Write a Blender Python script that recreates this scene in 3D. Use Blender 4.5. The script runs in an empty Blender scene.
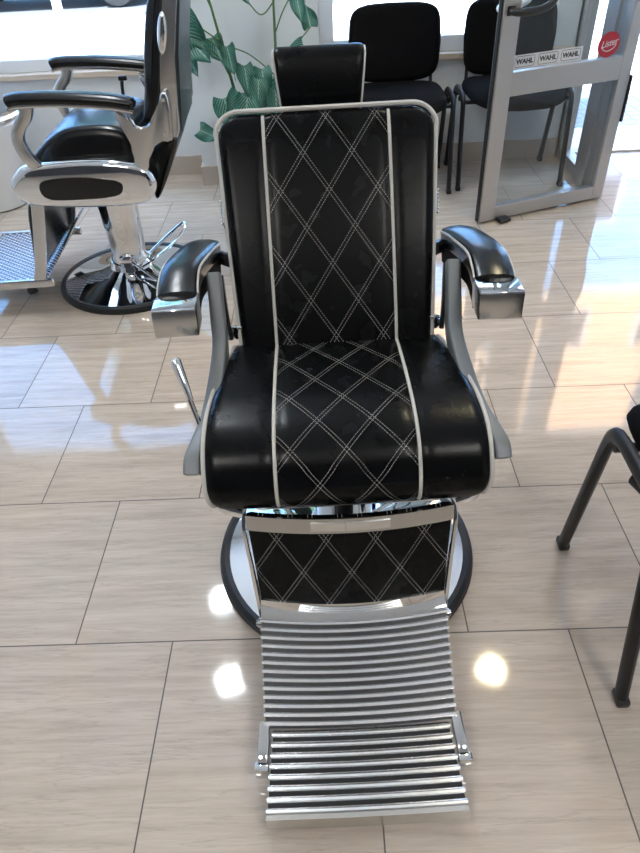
import bpy, bmesh, math, random
from mathutils import Vector, Matrix
random.seed(7)
PI = math.pi
scene = bpy.context.scene
C = scene.collection

# ------------------------------------------------------------------ materials
def nodemat(name):
    m = bpy.data.materials.new(name); m.use_nodes = True
    nt = m.node_tree; b = nt.nodes['Principled BSDF']
    return m, nt, b
def mat(name, col, rough=.5, metal=0., spec=.5, bump=0., bscale=80., coat=0., var=0.):
    m, nt, b = nodemat(name)
    b.inputs['Base Color'].default_value = (*col, 1); b.inputs['Roughness'].default_value = rough
    b.inputs['Metallic'].default_value = metal; b.inputs['Specular IOR Level'].default_value = spec
    b.inputs['Coat Weight'].default_value = coat
    tc = nt.nodes.new('ShaderNodeTexCoord')
    nz = nt.nodes.new('ShaderNodeTexNoise'); nz.inputs['Scale'].default_value = bscale; nz.inputs['Detail'].default_value = 4
    nt.links.new(tc.outputs['Object'], nz.inputs['Vector'])
    if bump:
        bp = nt.nodes.new('ShaderNodeBump'); bp.inputs['Strength'].default_value = bump; bp.inputs['Distance'].default_value = .002
        nt.links.new(nz.outputs['Fac'], bp.inputs['Height']); nt.links.new(bp.outputs['Normal'], b.inputs['Normal'])
    if var:
        mx = nt.nodes.new('ShaderNodeMix'); mx.data_type = 'RGBA'
        mx.inputs['A'].default_value = (*[c*(1-var) for c in col], 1); mx.inputs['B'].default_value = (*[min(1, c*(1+var)) for c in col], 1)
        nt.links.new(nz.outputs['Fac'], mx.inputs['Factor']); nt.links.new(mx.outputs['Result'], b.inputs['Base Color'])
    return m
class G:
    """tiny math-node builder"""
    def __init__(s, nt): s.nt = nt
    def m(s, op, a, b=None, c=None):
        n = s.nt.nodes.new('ShaderNodeMath'); n.operation = op
        for i, v in enumerate((a, b, c)):
            if v is None: continue
            if isinstance(v, (int, float)): n.inputs[i].default_value = v
            else: s.nt.links.new(v, n.inputs[i])
        return n.outputs[0]
    def mix(s, f, a, b):
        n = s.nt.nodes.new('ShaderNodeMix'); n.data_type = 'RGBA'
        for k, v in (('Factor', f), ('A', a), ('B', b)):
            if isinstance(v, (int, float)): n.inputs[k].default_value = v
            elif isinstance(v, tuple): n.inputs[k].default_value = (*v, 1)
            else: s.nt.links.new(v, n.inputs[k])
        return n.outputs['Result']
    def noise(s, vec, scale, detail=3, rough=.5):
        n = s.nt.nodes.new('ShaderNodeTexNoise'); n.inputs['Scale'].default_value = scale
        n.inputs['Detail'].default_value = detail; n.inputs['Roughness'].default_value = rough
        s.nt.links.new(vec, n.inputs['Vector']); return n.outputs['Fac']
    def comb(s, x, y, z=0.):
        n = s.nt.nodes.new('ShaderNodeCombineXYZ')
        for i, v in enumerate((x, y, z)):
            if isinstance(v, (int, float)): n.inputs[i].default_value = v
            else: s.nt.links.new(v, n.inputs[i])
        return n.outputs[0]

def leather(name, stitched=None, col=(.003, .0035, .0042), rough=.27, spec=.16):
    """black leather; stitched=(half width, v offset) draws a double diamond stitch in UV metres"""
    m, nt, b = nodemat(name); g = G(nt)
    tc = nt.nodes.new('ShaderNodeTexCoord')
    b.inputs['Roughness'].default_value = rough; b.inputs['Specular IOR Level'].default_value = spec
    b.inputs['Base Color'].default_value = (*col, 1)
    grain = g.noise(tc.outputs['Object'], 150, 2, .5); big = g.noise(tc.outputs['Object'], 22, 3)
    nt.links.new(g.m('ADD', g.m('MULTIPLY', big, .04), rough-.02), b.inputs['Roughness'])
    h = g.m('MULTIPLY', grain, .35)
    if stitched:
        hw, v0, pu, pv = stitched
        uv = nt.nodes.new('ShaderNodeSeparateXYZ'); nt.links.new(tc.outputs['UV'], uv.inputs[0])
        u, v = uv.outputs[0], g.m('SUBTRACT', uv.outputs[1], v0)
        line = None; groove = None
        for sg in (1, -1):
            p = g.m('ADD', g.m('DIVIDE', u, pu), g.m('MULTIPLY', g.m('DIVIDE', v, pv), sg))
            fr = g.m('ABSOLUTE', g.m('SUBTRACT', g.m('FRACT', g.m('ADD', p, 100.0)), .5))
            dd = g.m('ABSOLUTE', g.m('SUBTRACT', fr, .043))
            l = g.m('LESS_THAN', dd, .0058)
            gr = g.m('SUBTRACT', 1., g.m('MINIMUM', g.m('MULTIPLY', dd, 30.), 1.))
            dash = g.m('LESS_THAN', g.m('FRACT', g.m('MULTIPLY', v, 210.)), .68)
            l = g.m('MULTIPLY', l, dash)
            line = l if line is None else g.m('MAXIMUM', line, l)
            groove = gr if groove is None else g.m('MAXIMUM', groove, gr)
        inside = g.m('LESS_THAN', g.m('ABSOLUTE', u), hw)
        line = g.m('MULTIPLY', line, inside); groove = g.m('MULTIPLY', groove, inside)
        nt.links.new(g.mix(line, tuple(col), (.36, .355, .34)), b.inputs['Base Color'])
        h = g.m('SUBTRACT', h, g.m('MULTIPLY', groove, .8))
    bp = nt.nodes.new('ShaderNodeBump'); bp.inputs['Strength'].default_value = .22; bp.inputs['Distance'].default_value = .0012
    nt.links.new(h, bp.inputs['Height']); nt.links.new(bp.outputs['Normal'], b.inputs['Normal'])
    return m

def glass_mat(name, tint=(.95, .98, .98)):
    m = bpy.data.materials.new(name); m.use_nodes = True; nt = m.node_tree; nt.nodes.clear()
    o = nt.nodes.new('ShaderNodeOutputMaterial'); t = nt.nodes.new('ShaderNodeBsdfTransparent'); t.inputs[0].default_value = (*tint, 1)
    gl = nt.nodes.new('ShaderNodeBsdfGlossy'); gl.inputs['Roughness'].default_value = .01
    lw = nt.nodes.new('ShaderNodeLayerWeight'); lw.inputs['Blend'].default_value = .5; g = G(nt)
    fr = g.m('ADD', .035, g.m('MULTIPLY', g.m('POWER', lw.outputs['Facing'], 5.), .9))
    mx = nt.nodes.new('ShaderNodeMixShader')
    nt.links.new(fr, mx.inputs[0]); nt.links.new(t.outputs[0], mx.inputs[1]); nt.links.new(gl.outputs[0], mx.inputs[2]); nt.links.new(mx.outputs[0], o.inputs[0])
    return m

TW = .44971; TX = -.61396; TY = .82057     # floor tile module and lattice origin
def floor_mat():
    m, nt, b = nodemat('beige_travertine_tile'); g = G(nt)
    tc = nt.nodes.new('ShaderNodeTexCoord'); s = nt.nodes.new('ShaderNodeSeparateXYZ'); nt.links.new(tc.outputs['Object'], s.inputs[0])
    v = g.m('DIVIDE', g.m('SUBTRACT', s.outputs[1], TY), TW)
    row = g.m('FLOOR', v)
    u = g.m('ADD', g.m('DIVIDE', g.m('SUBTRACT', s.outputs[0], TX), TW), g.m('MULTIPLY', g.m('FLOORED_MODULO', row, 2.), .5))
    col = g.m('FLOOR', u)
    du = g.m('SUBTRACT', .5, g.m('ABSOLUTE', g.m('SUBTRACT', g.m('FRACT', u), .5)))
    dv = g.m('SUBTRACT', .5, g.m('ABSOLUTE', g.m('SUBTRACT', g.m('FRACT', v), .5)))
    d = g.m('MINIMUM', du, dv)
    grout = g.m('LESS_THAN', d, .0034)
    # per tile random shift
    wn = nt.nodes.new('ShaderNodeTexWhiteNoise'); wn.noise_dimensions = '2D'
    nt.links.new(g.comb(col, row), wn.inputs['Vector']); rnd = wn.outputs['Value']
    vec = g.comb(g.m('ADD', g.m('MULTIPLY', s.outputs[0], 1.3), g.m('MULTIPLY', rnd, 9.)),
                 g.m('ADD', g.m('MULTIPLY', s.outputs[1], 17.), g.m('MULTIPLY', rnd, 40.)), rnd)
    n1 = g.noise(vec, 2.2, 6, .62)
    n2 = g.noise(vec, 7.5, 5, .6)
    vein = g.m('ABSOLUTE', g.m('SUBTRACT', g.noise(vec, 1.6, 5, .6), .5))
    veinm = g.m('SUBTRACT', 1., g.m('MINIMUM', g.m('MULTIPLY', vein, 55.), 1.))
    f = g.m('ADD', g.m('MULTIPLY', n1, .65), g.m('MULTIPLY', n2, .35))
    f = g.m('MINIMUM', g.m('MAXIMUM', g.m('MULTIPLY', g.m('SUBTRACT', f, .34), 3.1), 0.), 1.)
    c = g.mix(f, (.44, .365, .295), (.61, .525, .44))
    c = g.mix(g.m('MULTIPLY', veinm, .32), c, (.32, .26, .21))
    tone = g.m('ADD', .96, g.m('MULTIPLY', rnd, .07))
    mul = nt.nodes.new('ShaderNodeVectorMath'); mul.operation = 'SCALE'; nt.links.new(c, mul.inputs[0]); nt.links.new(tone, mul.inputs['Scale'])
    c = g.mix(grout, mul.outputs[0], (.10, .085, .075))
    nt.links.new(c, b.inputs['Base Color'])
    nt.links.new(g.m('ADD', .06, g.m('MULTIPLY', grout, .6)), b.inputs['Roughness'])
    b.inputs['Specular IOR Level'].default_value = .62
    bp = nt.nodes.new('ShaderNodeBump'); bp.inputs['Strength'].default_value = .5; bp.inputs['Distance'].default_value = .002
    wav = g.noise(tc.outputs['Object'], 5., 2)
    nt.links.new(g.m('SUBTRACT', g.m('MULTIPLY', wav, .25), g.m('MULTIPLY', grout, .8)), bp.inputs['Height'])
    nt.links.new(bp.outputs['Normal'], b.inputs['Normal'])
    return m

M = dict(
    leather=leather('black_leather'),
    stitched_back=leather('black_leather_diamond_back', (.131, .392, .104, .154), spec=.13),
    stitched_seat=leather('black_leather_diamond_seat', (.131, .071, .104, .126)),
    stitched_leg=leather('black_leather_diamond_legrest', (.5, .045, .094, .15)),
    vinyl=leather('black_vinyl_smooth', None, (.004, .0045, .005), .24, .5),
    leather_gloss=leather('glossy_black_leather', None, (.004, .0045, .005), .24, .45),
    piping=mat('pale_grey_piping', (.56, .54, .50), .55, bump=.2, bscale=300),
    chrome=mat('polished_chrome', (.80, .81, .82), .04, 1.),
    ribchrome=mat('polished_rib_metal', (.93, .93, .93), .2, 1.),
    chrome_soft=mat('satin_chrome', (.62, .62, .61), .24, 1., bump=.05, bscale=200),
    greymetal=mat('grey_painted_metal', (.19, .205, .215), .45, .2, bump=.05),
    darkmetal=mat('dark_metal', (.03, .032, .035), .35, .6),
    rubber=mat('black_rubber', (.010, .011, .013), .5),
    plastic=mat('black_plastic', (.012, .012, .013), .35),
    matteblack=mat('matte_black_side', (.006, .006, .007), .75, spec=.08),
    fabric=mat('black_woven_fabric', (.0065, .0062, .0066), .95, spec=.08, bump=.8, bscale=420),
    blackpaint=mat('black_powder_coat', (.006, .006, .0075), .42, bump=.1, bscale=500),
    alu=mat('anodised_aluminium', (.50, .49, .475), .36, .75, bump=.05, bscale=30),
    darkwall=mat('reflection_dark_wall', (.07, .07, .075), .8),  # unseen rear wall, colour made dark so the black leather reflects dark
    wall=mat('white_wall_paint', (.68, .71, .72), .85, bump=.15, bscale=60, var=.03),
    ceiling=mat('white_ceiling_paint', (.84, .84, .83), .9),
    skirt=mat('beige_skirting_tile', (.47, .40, .335), .25, var=.1, bscale=8),
    sill=mat('beige_stone_sill', (.60, .50, .40), .35, var=.12, bscale=14),
    whiteframe=mat('white_window_frame', (.78, .80, .82), .4),
    white=mat('glossy_white_shell', (.78, .77, .75), .18, coat=.4),
    whitesticker=mat('white_vinyl_sticker', (.74, .76, .78), .5),
    red=mat('deep_red_sticker', (.46, .02, .035), .45),
    ink=mat('dark_print', (.03, .035, .045), .6),
    stem=mat('plant_stem', (.07, .14, .045), .6),
    pot=mat('dark_pot', (.06, .05, .045), .5),
    soil=mat('potting_moss', (.05, .045, .02), .95, bump=1., bscale=90),
    pave=mat('sunlit_pavement', (.72, .72, .70), .9, bump=.3, bscale=12, var=.06),
    greypave=mat('grey_studded_paving', (.30, .32, .36), .9, bump=.3, bscale=40),
    asphalt=mat('asphalt', (.10, .105, .115), .9, bump=.5, bscale=60, var=.35),
    facade_left=mat('muted_blue_facade', (.12, .27, .52), .9, var=.05, bscale=3),
    facade_low=mat('pale_blue_facade', (.20, .42, .74), .9, var=.05, bscale=3),
    facade_high=mat('peach_facade', (.86, .50, .28), .9, var=.06, bscale=3),
    carpaint=mat('dark_car_paint', (.035, .037, .042), .25, .3, coat=.6),
    carglass=mat('car_window', (.02, .025, .03), .05),
    glass=glass_mat('window_glass'),
    doorglass=glass_mat('door_glass', (.93, .955, .96)),
    treeleaf=mat('sunny_tree_leaf', (.07, .15, .006), .6),
    floor=floor_mat(),
)
def lamp_mat(name, col, s):
    m = bpy.data.materials.new(name); m.use_nodes = True; nt = m.node_tree; nt.nodes.clear()
    o = nt.nodes.new('ShaderNodeOutputMaterial'); e = nt.nodes.new('ShaderNodeEmission'); e.inputs[0].default_value = (*col, 1); e.inputs[1].default_value = s
    nt.links.new(e.outputs[0], o.inputs[0]); return m
M['lamp_cool'] = lamp_mat('cool_lamp_glow', (.62, .86, 1.), 12)
M['lamp_warm'] = lamp_mat('warm_lamp_glow', (1., .86, .40), 5)
def leaf_mat():
    m, nt, b = nodemat('variegated_leaf'); g = G(nt)
    tc = nt.nodes.new('ShaderNodeTexCoord'); s = nt.nodes.new('ShaderNodeSeparateXYZ'); nt.links.new(tc.outputs['UV'], s.inputs[0])
    u = g.m('ABSOLUTE', s.outputs[0]); v = s.outputs[1]
    w = g.m('FRACT', g.m('MULTIPLY', g.m('SUBTRACT', v, g.m('MULTIPLY', u, .55)), 9.))
    l = g.m('SUBTRACT', 1., g.m('MINIMUM', g.m('MULTIPLY', g.m('ABSOLUTE', g.m('SUBTRACT', w, .5)), 3.2), 1.))
    nz = g.noise(tc.outputs['UV'], 14., 4)
    l = g.m('MULTIPLY', l, g.m('SUBTRACT', 1.15, g.m('MULTIPLY', u, 1.15)))
    l = g.m('MAXIMUM', l, g.m('LESS_THAN', u, .05))
    l = g.m('MINIMUM', g.m('MAXIMUM', g.m('MULTIPLY', l, g.m('ADD', g.m('MULTIPLY', nz, 1.3), .25)), 0.), 1.)
    nt.links.new(g.mix(l, (.03, .18, .125), (.52, .74, .62)), b.inputs['Base Color'])
    b.inputs['Roughness'].default_value = .42
    return m
M['leaf'] = leaf_mat()
def tread_mat():
    m, nt, b = nodemat('patterned_tread_plate'); g = G(nt)
    tc = nt.nodes.new('ShaderNodeTexCoord'); s = nt.nodes.new('ShaderNodeSeparateXYZ'); nt.links.new(tc.outputs['Object'], s.inputs[0])
    a = g.m('SINE', g.m('MULTIPLY', s.outputs[0], 210.)); c = g.m('SINE', g.m('MULTIPLY', s.outputs[1], 260.))
    h = g.m('MAXIMUM', g.m('MULTIPLY', a, c), 0.)
    nt.links.new(g.mix(g.m('GREATER_THAN', h, .18), (.10, .12, .15), (.72, .74, .76)), b.inputs['Base Color'])
    b.inputs['Metallic'].default_value = .9; b.inputs['Roughness'].default_value = .22
    bp = nt.nodes.new('ShaderNodeBump'); bp.inputs['Strength'].default_value = .8; bp.inputs['Distance'].default_value = .003
    nt.links.new(h, bp.inputs['Height']); nt.links.new(bp.outputs['Normal'], b.inputs['Normal'])
    return m
M['tread'] = tread_mat()

# ------------------------------------------------------------------ mesh helpers
def V(*a): return Vector(a)
def finish(name, bm, m, parent=None, smooth=True, angle=35, loc=None, rot=None):
    bmesh.ops.recalc_face_normals(bm, faces=bm.faces[:])
    me = bpy.data.meshes.new(name); bm.to_mesh(me); bm.free()
    me.materials.append(M[m] if isinstance(m, str) else m)
    if smooth:
        me.shade_smooth(); me.set_sharp_from_angle(angle=math.radians(angle))
    o = bpy.data.objects.new(name, me); C.objects.link(o)
    if parent: o.parent = parent
    if loc is not None: o.location = loc
    if rot is not None: o.rotation_euler = rot
    return o
def tag(o, label=None, cat=None, group=None, kind=None):
    if label: o['label'] = label
    if cat: o['category'] = cat
    if group: o['group'] = group
    if kind: o['kind'] = kind
    return o
def empty(name, loc, rz=0.):
    o = bpy.data.objects.new(name, None); C.objects.link(o); o.location = loc; o.rotation_euler = (0, 0, rz)
    o.empty_display_size = .1
    return o
def box(bm, c, s, bev=0., mtx=None, seg=2):
    t = bmesh.new(); bmesh.ops.create_cube(t, size=1)
    for v in t.verts: v.co = Vector((v.co.x*s[0], v.co.y*s[1], v.co.z*s[2]))
    if bev: bmesh.ops.bevel(t, geom=t.edges[:], offset=bev, segments=seg, affect='EDGES', profile=.5)
    mm = Matrix.Translation(Vector(c))
    if mtx is not None: mm = mm @ mtx
    bmesh.ops.transform(t, matrix=mm, verts=t.verts[:])
    me = bpy.data.meshes.new('t'); t.to_mesh(me); t.free(); bm.from_mesh(me); bpy.data.meshes.remove(me)
    return bm
def B(c, s, bev=0., mtx=None, seg=2): return box(bmesh.new(), c, s, bev, mtx, seg)
def box2(bm, a, b, bev=0.):
    return box(bm, [(a[i]+b[i])/2 for i in range(3)], [abs(b[i]-a[i]) for i in range(3)], bev)
def smooth_path(pts, n=6):
    P = [Vector(p) for p in pts]; out = []
    for i in range(len(P)-1):
        p0 = P[max(i-1, 0)]; p1 = P[i]; p2 = P[i+1]; p3 = P[min(i+2, len(P)-1)]
        for k in range(n):
            t = k/n; t2 = t*t; t3 = t2*t
            out.append(.5*((2*p1)+(-p0+p2)*t+(2*p0-5*p1+4*p2-p3)*t2+(-p0+3*p1-3*p2+p3)*t3))
    out.append(P[-1]); return out
def sweep(bm, pts, ring, up=Vector((0, 0, 1)), cap=True, scales=None, side=None, closed=False):
    """sweep ring [(a,b)] along pts; a goes along the side vector, b along the up-ish vector"""
    n = len(pts); rows = []
    for i, p in enumerate(pts):
        if closed: t = pts[(i+1) % n]-pts[i-1]
        else: t = pts[min(i+1, n-1)]-pts[max(i-1, 0)]
        t.normalize()
        if side is not None: s = Vector(side); s = (s-t*s.dot(t)).normalized(); u = s.cross(t).normalized()
        else:
            s = t.cross(up)
            if s.length < 1e-4: s = t.cross(Vector((0, 1, .01)))
            s.normalize(); u = s.cross(t).normalized()
        k = scales[i] if scales else 1.
        if not isinstance(k, (tuple, list)): k = (k, k)
        rows.append([bm.verts.new(p+s*(a*k[0])+u*(b*k[1])) for a, b in ring])
    m = len(ring)
    rng = range(n if closed else n-1)
    for i in rng:
        r0, r1 = rows[i], rows[(i+1) % n]
        for j in range(m):
            try: bm.faces.new((r0[j], r0[(j+1) % m], r1[(j+1) % m], r1[j]))
            except ValueError: pass
    if cap and not closed:
        bm.faces.new(rows[0][::-1]); bm.faces.new(rows[-1])
    return rows
def circ(r, n=10, r2=None):
    return [(r*math.cos(2*PI*i/n), (r2 or r)*math.sin(2*PI*i/n)) for i in range(n)]
def tube(pts, r, n=10, sm=0, bm=None, closed=False, up=Vector((0, 0, 1)), scales=None, r2=None):
    bm = bm or bmesh.new(); P = smooth_path(pts, sm) if sm else [Vector(p) for p in pts]
    sweep(bm, P, circ(r, n, r2), up=up, closed=closed, scales=scales); return bm
def rrect(w, h, r, n=4):
    out = []
    for cx, cy, a0 in ((w/2-r, h/2-r, 0), (-w/2+r, h/2-r, 90), (-w/2+r, -h/2+r, 180), (w/2-r, -h/2+r, 270)):
        for k in range(n+1):
            a = math.radians(a0+90*k/n); out.append((cx+r*math.cos(a), cy+r*math.sin(a)))
    return out
def lathe(prof, n=48, bm=None, c=(0, 0, 0)):
    bm = bm or bmesh.new(); rows = []
    for r, z in prof:
        if r < 1e-5: rows.append([bm.verts.new((c[0], c[1], c[2]+z))])
        else: rows.append([bm.verts.new((c[0]+r*math.cos(2*PI*i/n), c[1]+r*math.sin(2*PI*i/n), c[2]+z)) for i in range(n)])
    for a, b in zip(rows, rows[1:]):
        for i in range(n):
            j = (i+1) % n
            if len(a) == 1 and len(b) == 1: continue
            if len(a) == 1: bm.faces.new((a[0], b[i], b[j]))
            elif len(b) == 1: bm.faces.new((a[i], b[0], a[j]))
            else: bm.faces.new((a[i], b[i], b[j], a[j]))
    for r in (rows[0], rows[-1]):
        if len(r) > 1: bm.faces.new(r)
    return bm
def extrude_xz(poly, y0, y1, bev=0., bm=None, sm=0):
    """polygon in XZ, extruded along Y"""
    bm2 = bmesh.new()
    a = [bm2.verts.new((x, y0, z)) for x, z in poly]; b = [bm2.verts.new((x, y1, z)) for x, z in poly]
    n = len(poly)
    for i in range(n): bm2.faces.new((a[i], a[(i+1) % n], b[(i+1) % n], b[i]))
    fa = bm2.faces.new(a[::-1]); fb = bm2.faces.new(b)
    if bev:
        ed = [e for e in bm2.edges if abs(e.verts[0].co.y-e.verts[1].co.y) < 1e-6]
        bmesh.ops.bevel(bm2, geom=ed, offset=bev, segments=3, affect='EDGES', profile=.5, clamp_overlap=True)
    if bm is None: return bm2
    me = bpy.data.meshes.new('t'); bm2.to_mesh(me); bm2.free(); bm.from_mesh(me); bpy.data.meshes.remove(me); return bm
def smooth_poly(poly, n=4):
    P = [Vector((x, 0, z)) for x, z in poly]; out = []; N = len(P)
    for i in range(N):
        p0, p1, p2, p3 = P[i-1], P[i], P[(i+1) % N], P[(i+2) % N]
        for k in range(n):
            t = k/n; t2 = t*t; t3 = t2*t
            q = .5*((2*p1)+(-p0+p2)*t+(2*p0-5*p1+4*p2-p3)*t2+(-p0+3*p1-3*p2+p3)*t3); out.append((q.x, q.z))
    return out
def cushion(prof, hw, inset=.02, nlat=44, uvflags=None, bow=None, seam=.133, seamd=.005, dome=0.):
    """closed side profile [(y,z)] swept across x with rounded ends. hw(i)->half width at profile point i. uvflags: v coordinate per point"""
    bm = bmesh.new(); uvl = bm.loops.layers.uv.new('UVMap'); N = len(prof)
    P = [Vector((0, y, z)) for y, z in prof]
    cen = sum(P, Vector())/N
    nor = []
    for i in range(N):
        t = (P[(i+1) % N]-P[i-1]).normalized(); nn = Vector((0, t.z, -t.y)); nor.append(nn)
    area = sum(P[i].y*P[(i+1) % N].z-P[(i+1) % N].y*P[i].z for i in range(N))
    if area < 0: nor = [-x for x in nor]
    rows = []; uvs = {}
    taus = []
    for k in range(nlat+1):
        a = -1+2*k/nlat; taus.append(math.sin(a*PI/2)*.35+a*.65)
    for tau in taus:
        row = []
        for i in range(N):
            w = hw(i); x = tau*w; d = (1-abs(tau))*w           # distance from the edge
            ins = inset-math.sqrt(max(0, inset*inset-(inset-min(d, inset))**2)) if inset > 0 else 0
            sd = seamd*math.exp(-((abs(x)-seam)/.010)**2)
            dm = dome*(1-tau*tau)
            p = P[i]-nor[i]*(ins+sd-dm)
            if bow: p = p+bow(tau)
            v = bm.verts.new((x, p.y, p.z)); uvs[v] = (x, uvflags[i] if uvflags else 0); row.append(v)
        rows.append(row)
    for a, b in zip(rows, rows[1:]):
        for i in range(N):
            j = (i+1) % N; bm.faces.new((a[i], a[j], b[j], b[i]))
    bm.faces.new(rows[0]); bm.faces.new(rows[-1][::-1])
    for f in bm.faces:
        for l in f.loops: l[uvl].uv = uvs[l.vert]
    return bm, P, nor
def dup(root, loc, rotz, label=None, group=None):
    r = root.copy(); C.objects.link(r); r.location = loc; r.rotation_euler = (0, 0, rotz)
    if label: r['label'] = label
    if group: r['group'] = group
    for ch in list(root.children):
        c = ch.copy(); C.objects.link(c); c.parent = r
        for gch in list(ch.children):
            d = gch.copy(); C.objects.link(d); d.parent = c
    return r
def struct(name, bm, m, label=None, parent=None, smooth=False):
    o = finish(name, bm, m, parent, smooth=smooth)
    if parent is None: o['kind'] = 'structure'
    if label: o['label'] = label
    return o

# ------------------------------------------------------------------ room
YW = 3.96; CH = 2.8; XL, XR, YB = -3.3, 2.75, -3.0
bm = bmesh.new(); box2(bm, (XL, YB, -.1), (XR, YW+.04, 0)); struct('floor', bm, 'floor', 'glossy beige veined floor tiles laid half offset')
bm = bmesh.new(); box2(bm, (XL-.1, YB-.1, CH), (XR+.1, YW+.2, CH+.15)); struct('ceiling', bm, 'ceiling', 'white ceiling')
bm = bmesh.new(); box2(bm, (XL-.15, YB, 0), (XL, YW+.2, CH)); struct('wall_left', bm, 'wall', 'white left wall')
bm = bmesh.new(); box2(bm, (XR, YB, 0), (XR+.15, YW+.2, CH)); struct('wall_right', bm, 'wall', 'white right wall')
bm = bmesh.new(); box2(bm, (XL-.15, YB-.15, 0), (XR+.15, YB, CH)); struct('wall_rear', bm, 'darkwall', 'unseen wall behind the camera, coloured charcoal to darken leather reflections')
W1 = (-3.1, -.73); W2 = (.0, 1.24); DX = (1.41, 2.42); HEAD = 2.3
bm = bmesh.new()
box2(bm, (XL, YW, 0), (W2[1]+.17, YW+.18, .545))                       # parapet below both windows
box2(bm, (XL, YW, HEAD), (XR, YW+.18, CH)); box2(bm, (XL, YW, .545), (W1[0], YW+.18, HEAD))
box2(bm, (W1[1], YW, .545), (W2[0], YW+.18, HEAD)); box2(bm, (DX[1], YW, 0), (XR, YW+.18, HEAD))
box2(bm, (W2[1], YW, .545), (W2[1]+.17, YW+.18, HEAD))
struct('wall_front', bm, 'wall', 'white street wall below and between the windows')
bm = bmesh.new(); box2(bm, (-.687, 3.765, 0), (-.012, YW, CH)); struct('wall_pillar', bm, 'wall', 'white pillar behind the plant')
bm = bmesh.new(); box2(bm, (XL, YW-.012, 0), (-.687, YW, .105), .002); box2(bm, (-.012, YW-.012, 0), (1.36, YW, .105), .002)
box2(bm, (-.699, 3.753, 0), (.0, 3.765, .105), .002); box2(bm, (-.699, 3.765, 0), (-.687, YW-.012, .105), .002); box2(bm, (-.012, 3.765, 0), (.0, YW-.012, .105), .002)
struct('baseboard_front', bm, 'skirt', 'beige tile skirting along the street wall')
bm = bmesh.new(); box2(bm, (XL, YW-.03, .545), (-.69, YW+.12, .575), .004); box2(bm, (-.008, YW-.03, .545), (1.36, YW+.12, .575), .004)
struct('trim_1', bm, 'sill', 'beige window sills')
bm = bmesh.new(); box2(bm, (DX[0]-.03, YW+.02, -.1), (DX[1], YW+.10, .012), .003); struct('trim_2', bm, 'sill', 'beige door threshold strip')
def window(name, x0, x1, y, z0, z1, mull, label, fw=.06):
    r = empty(name, ((x0+x1)/2, y, z0)); r['kind'] = 'structure'; r['label'] = label
    cx = (x0+x1)/2; bm = bmesh.new()
    for a, b in (((x0-cx, -.03, 0), (x1-cx, .03, fw)), ((x0-cx, -.03, z1-z0-fw), (x1-cx, .03, z1-z0)), ((x0-cx, -.03, fw), (x0-cx+fw, .03, z1-z0-fw)), ((x1-cx-fw, -.03, fw), (x1-cx, .03, z1-z0-fw))):
        box2(bm, a, b, .003)
    for mx in mull: box2(bm, (mx-cx-.03, -.03, fw), (mx-cx+.03, .03, z1-z0-fw), .003)
    finish('window_frame', bm, 'whiteframe', r, smooth=False)
    bm = bmesh.new(); xs = [x0+fw]+[q for mx in mull for q in (mx-.03, mx+.03)]+[x1-fw]
    for i in range(0, len(xs), 2): box2(bm, (xs[i]-cx, -.004, fw), (xs[i+1]-cx, .004, z1-z0-fw))
    finish('window_pane', bm, 'glass', r, smooth=False)
    return r
window('window_1', W1[0], W1[1], YW+.06, .575, HEAD, [-2.72], 'left shop window over the sill')
window('window_2', W2[0], W2[1], YW+.06, .575, HEAD, [], 'shop window behind the waiting chairs', .075)

# side light and post of the entrance recess (runs from the street wall towards the camera)
r = empty('window_3', (1.40, 3.75, 0)); tag(r, 'narrow aluminium framed side light beside the entrance', kind='structure')
bm = bmesh.new(); box2(bm, (-.03, -.15, 0), (.03, .21, .06), .003); box2(bm, (-.03, .15, .06), (.03, .21, 2.25), .003); box2(bm, (-.03, -.15, .06), (.03, -.12, 2.25), .003)
box2(bm, (-.03, -.12, 2.19), (.03, .15, 2.25), .003); finish('window_frame', bm, 'alu', r, smooth=False)
bm = bmesh.new(); box2(bm, (-.004, -.12, .06), (.004, .15, 2.19)); finish('window_pane', bm, 'doorglass', r, smooth=False)
bm = bmesh.new(); box2(bm, (1.36, 3.36, 0), (1.44, 3.595, 2.25), .004); box2(bm, (1.345, 3.42, 0), (1.36, 3.50, 2.25), .003); struct('trim_3', bm, 'alu', 'brushed aluminium door post')
bm = bmesh.new(); box2(bm, (1.36, 3.33, 2.25), (1.44, YW, CH)); struct('trim_4', bm, 'wall', 'panel above the side light')
bm = bmesh.new(); box2(bm, (DX[0]-.05, YW+.02, 2.22), (DX[1], YW+.1, HEAD), .004); box2(bm, (1.36, YW-.0, 0), (1.41, YW+.1, 2.25), .003); box2(bm, (DX[1]-.06, YW+.02, .012), (DX[1], YW+.1, 2.22), .003)
struct('trim_5', bm, 'alu', 'aluminium frame around the street opening')

# ---- open glass door leaf
D0 = Vector((.739, 3.033, 0)); D1 = Vector((1.411, 3.286, 0)); da = math.atan2(D1.y-D0.y, D1.x-D0.x); DWd = (D1-D0).length
door = empty('door_1', D0+Vector((0, 0, .012)), da); tag(door, 'open aluminium framed glass door with stickers', kind='structure')
bm = bmesh.new(); H2 = 2.12
box2(bm, (0, 0, 0), (.08, .045, H2), .003); box2(bm, (.655, 0, 0), (DWd, .045, H2), .003)
box2(bm, (.08, .002, 0), (.655, .043, .062), .002); box2(bm, (.08, .002, .548), (.655, .043, .642), .002); box2(bm, (.08, .002, H2-.08), (.655, .043, H2), .002)
finish('door_frame', bm, 'alu', door, smooth=False)
bm = bmesh.new(); box2(bm, (.08, .018, .062), (.655, .026, .548)); box2(bm, (.08, .018, .642), (.655, .026, H2-.08)); finish('door_pane', bm, 'doorglass', door, smooth=False)
bm = bmesh.new(); box2(bm, (-.006, .012, .0), (.0, .033, H2), .001); finish('door_seal', bm, 'rubber', door, smooth=False)
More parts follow.
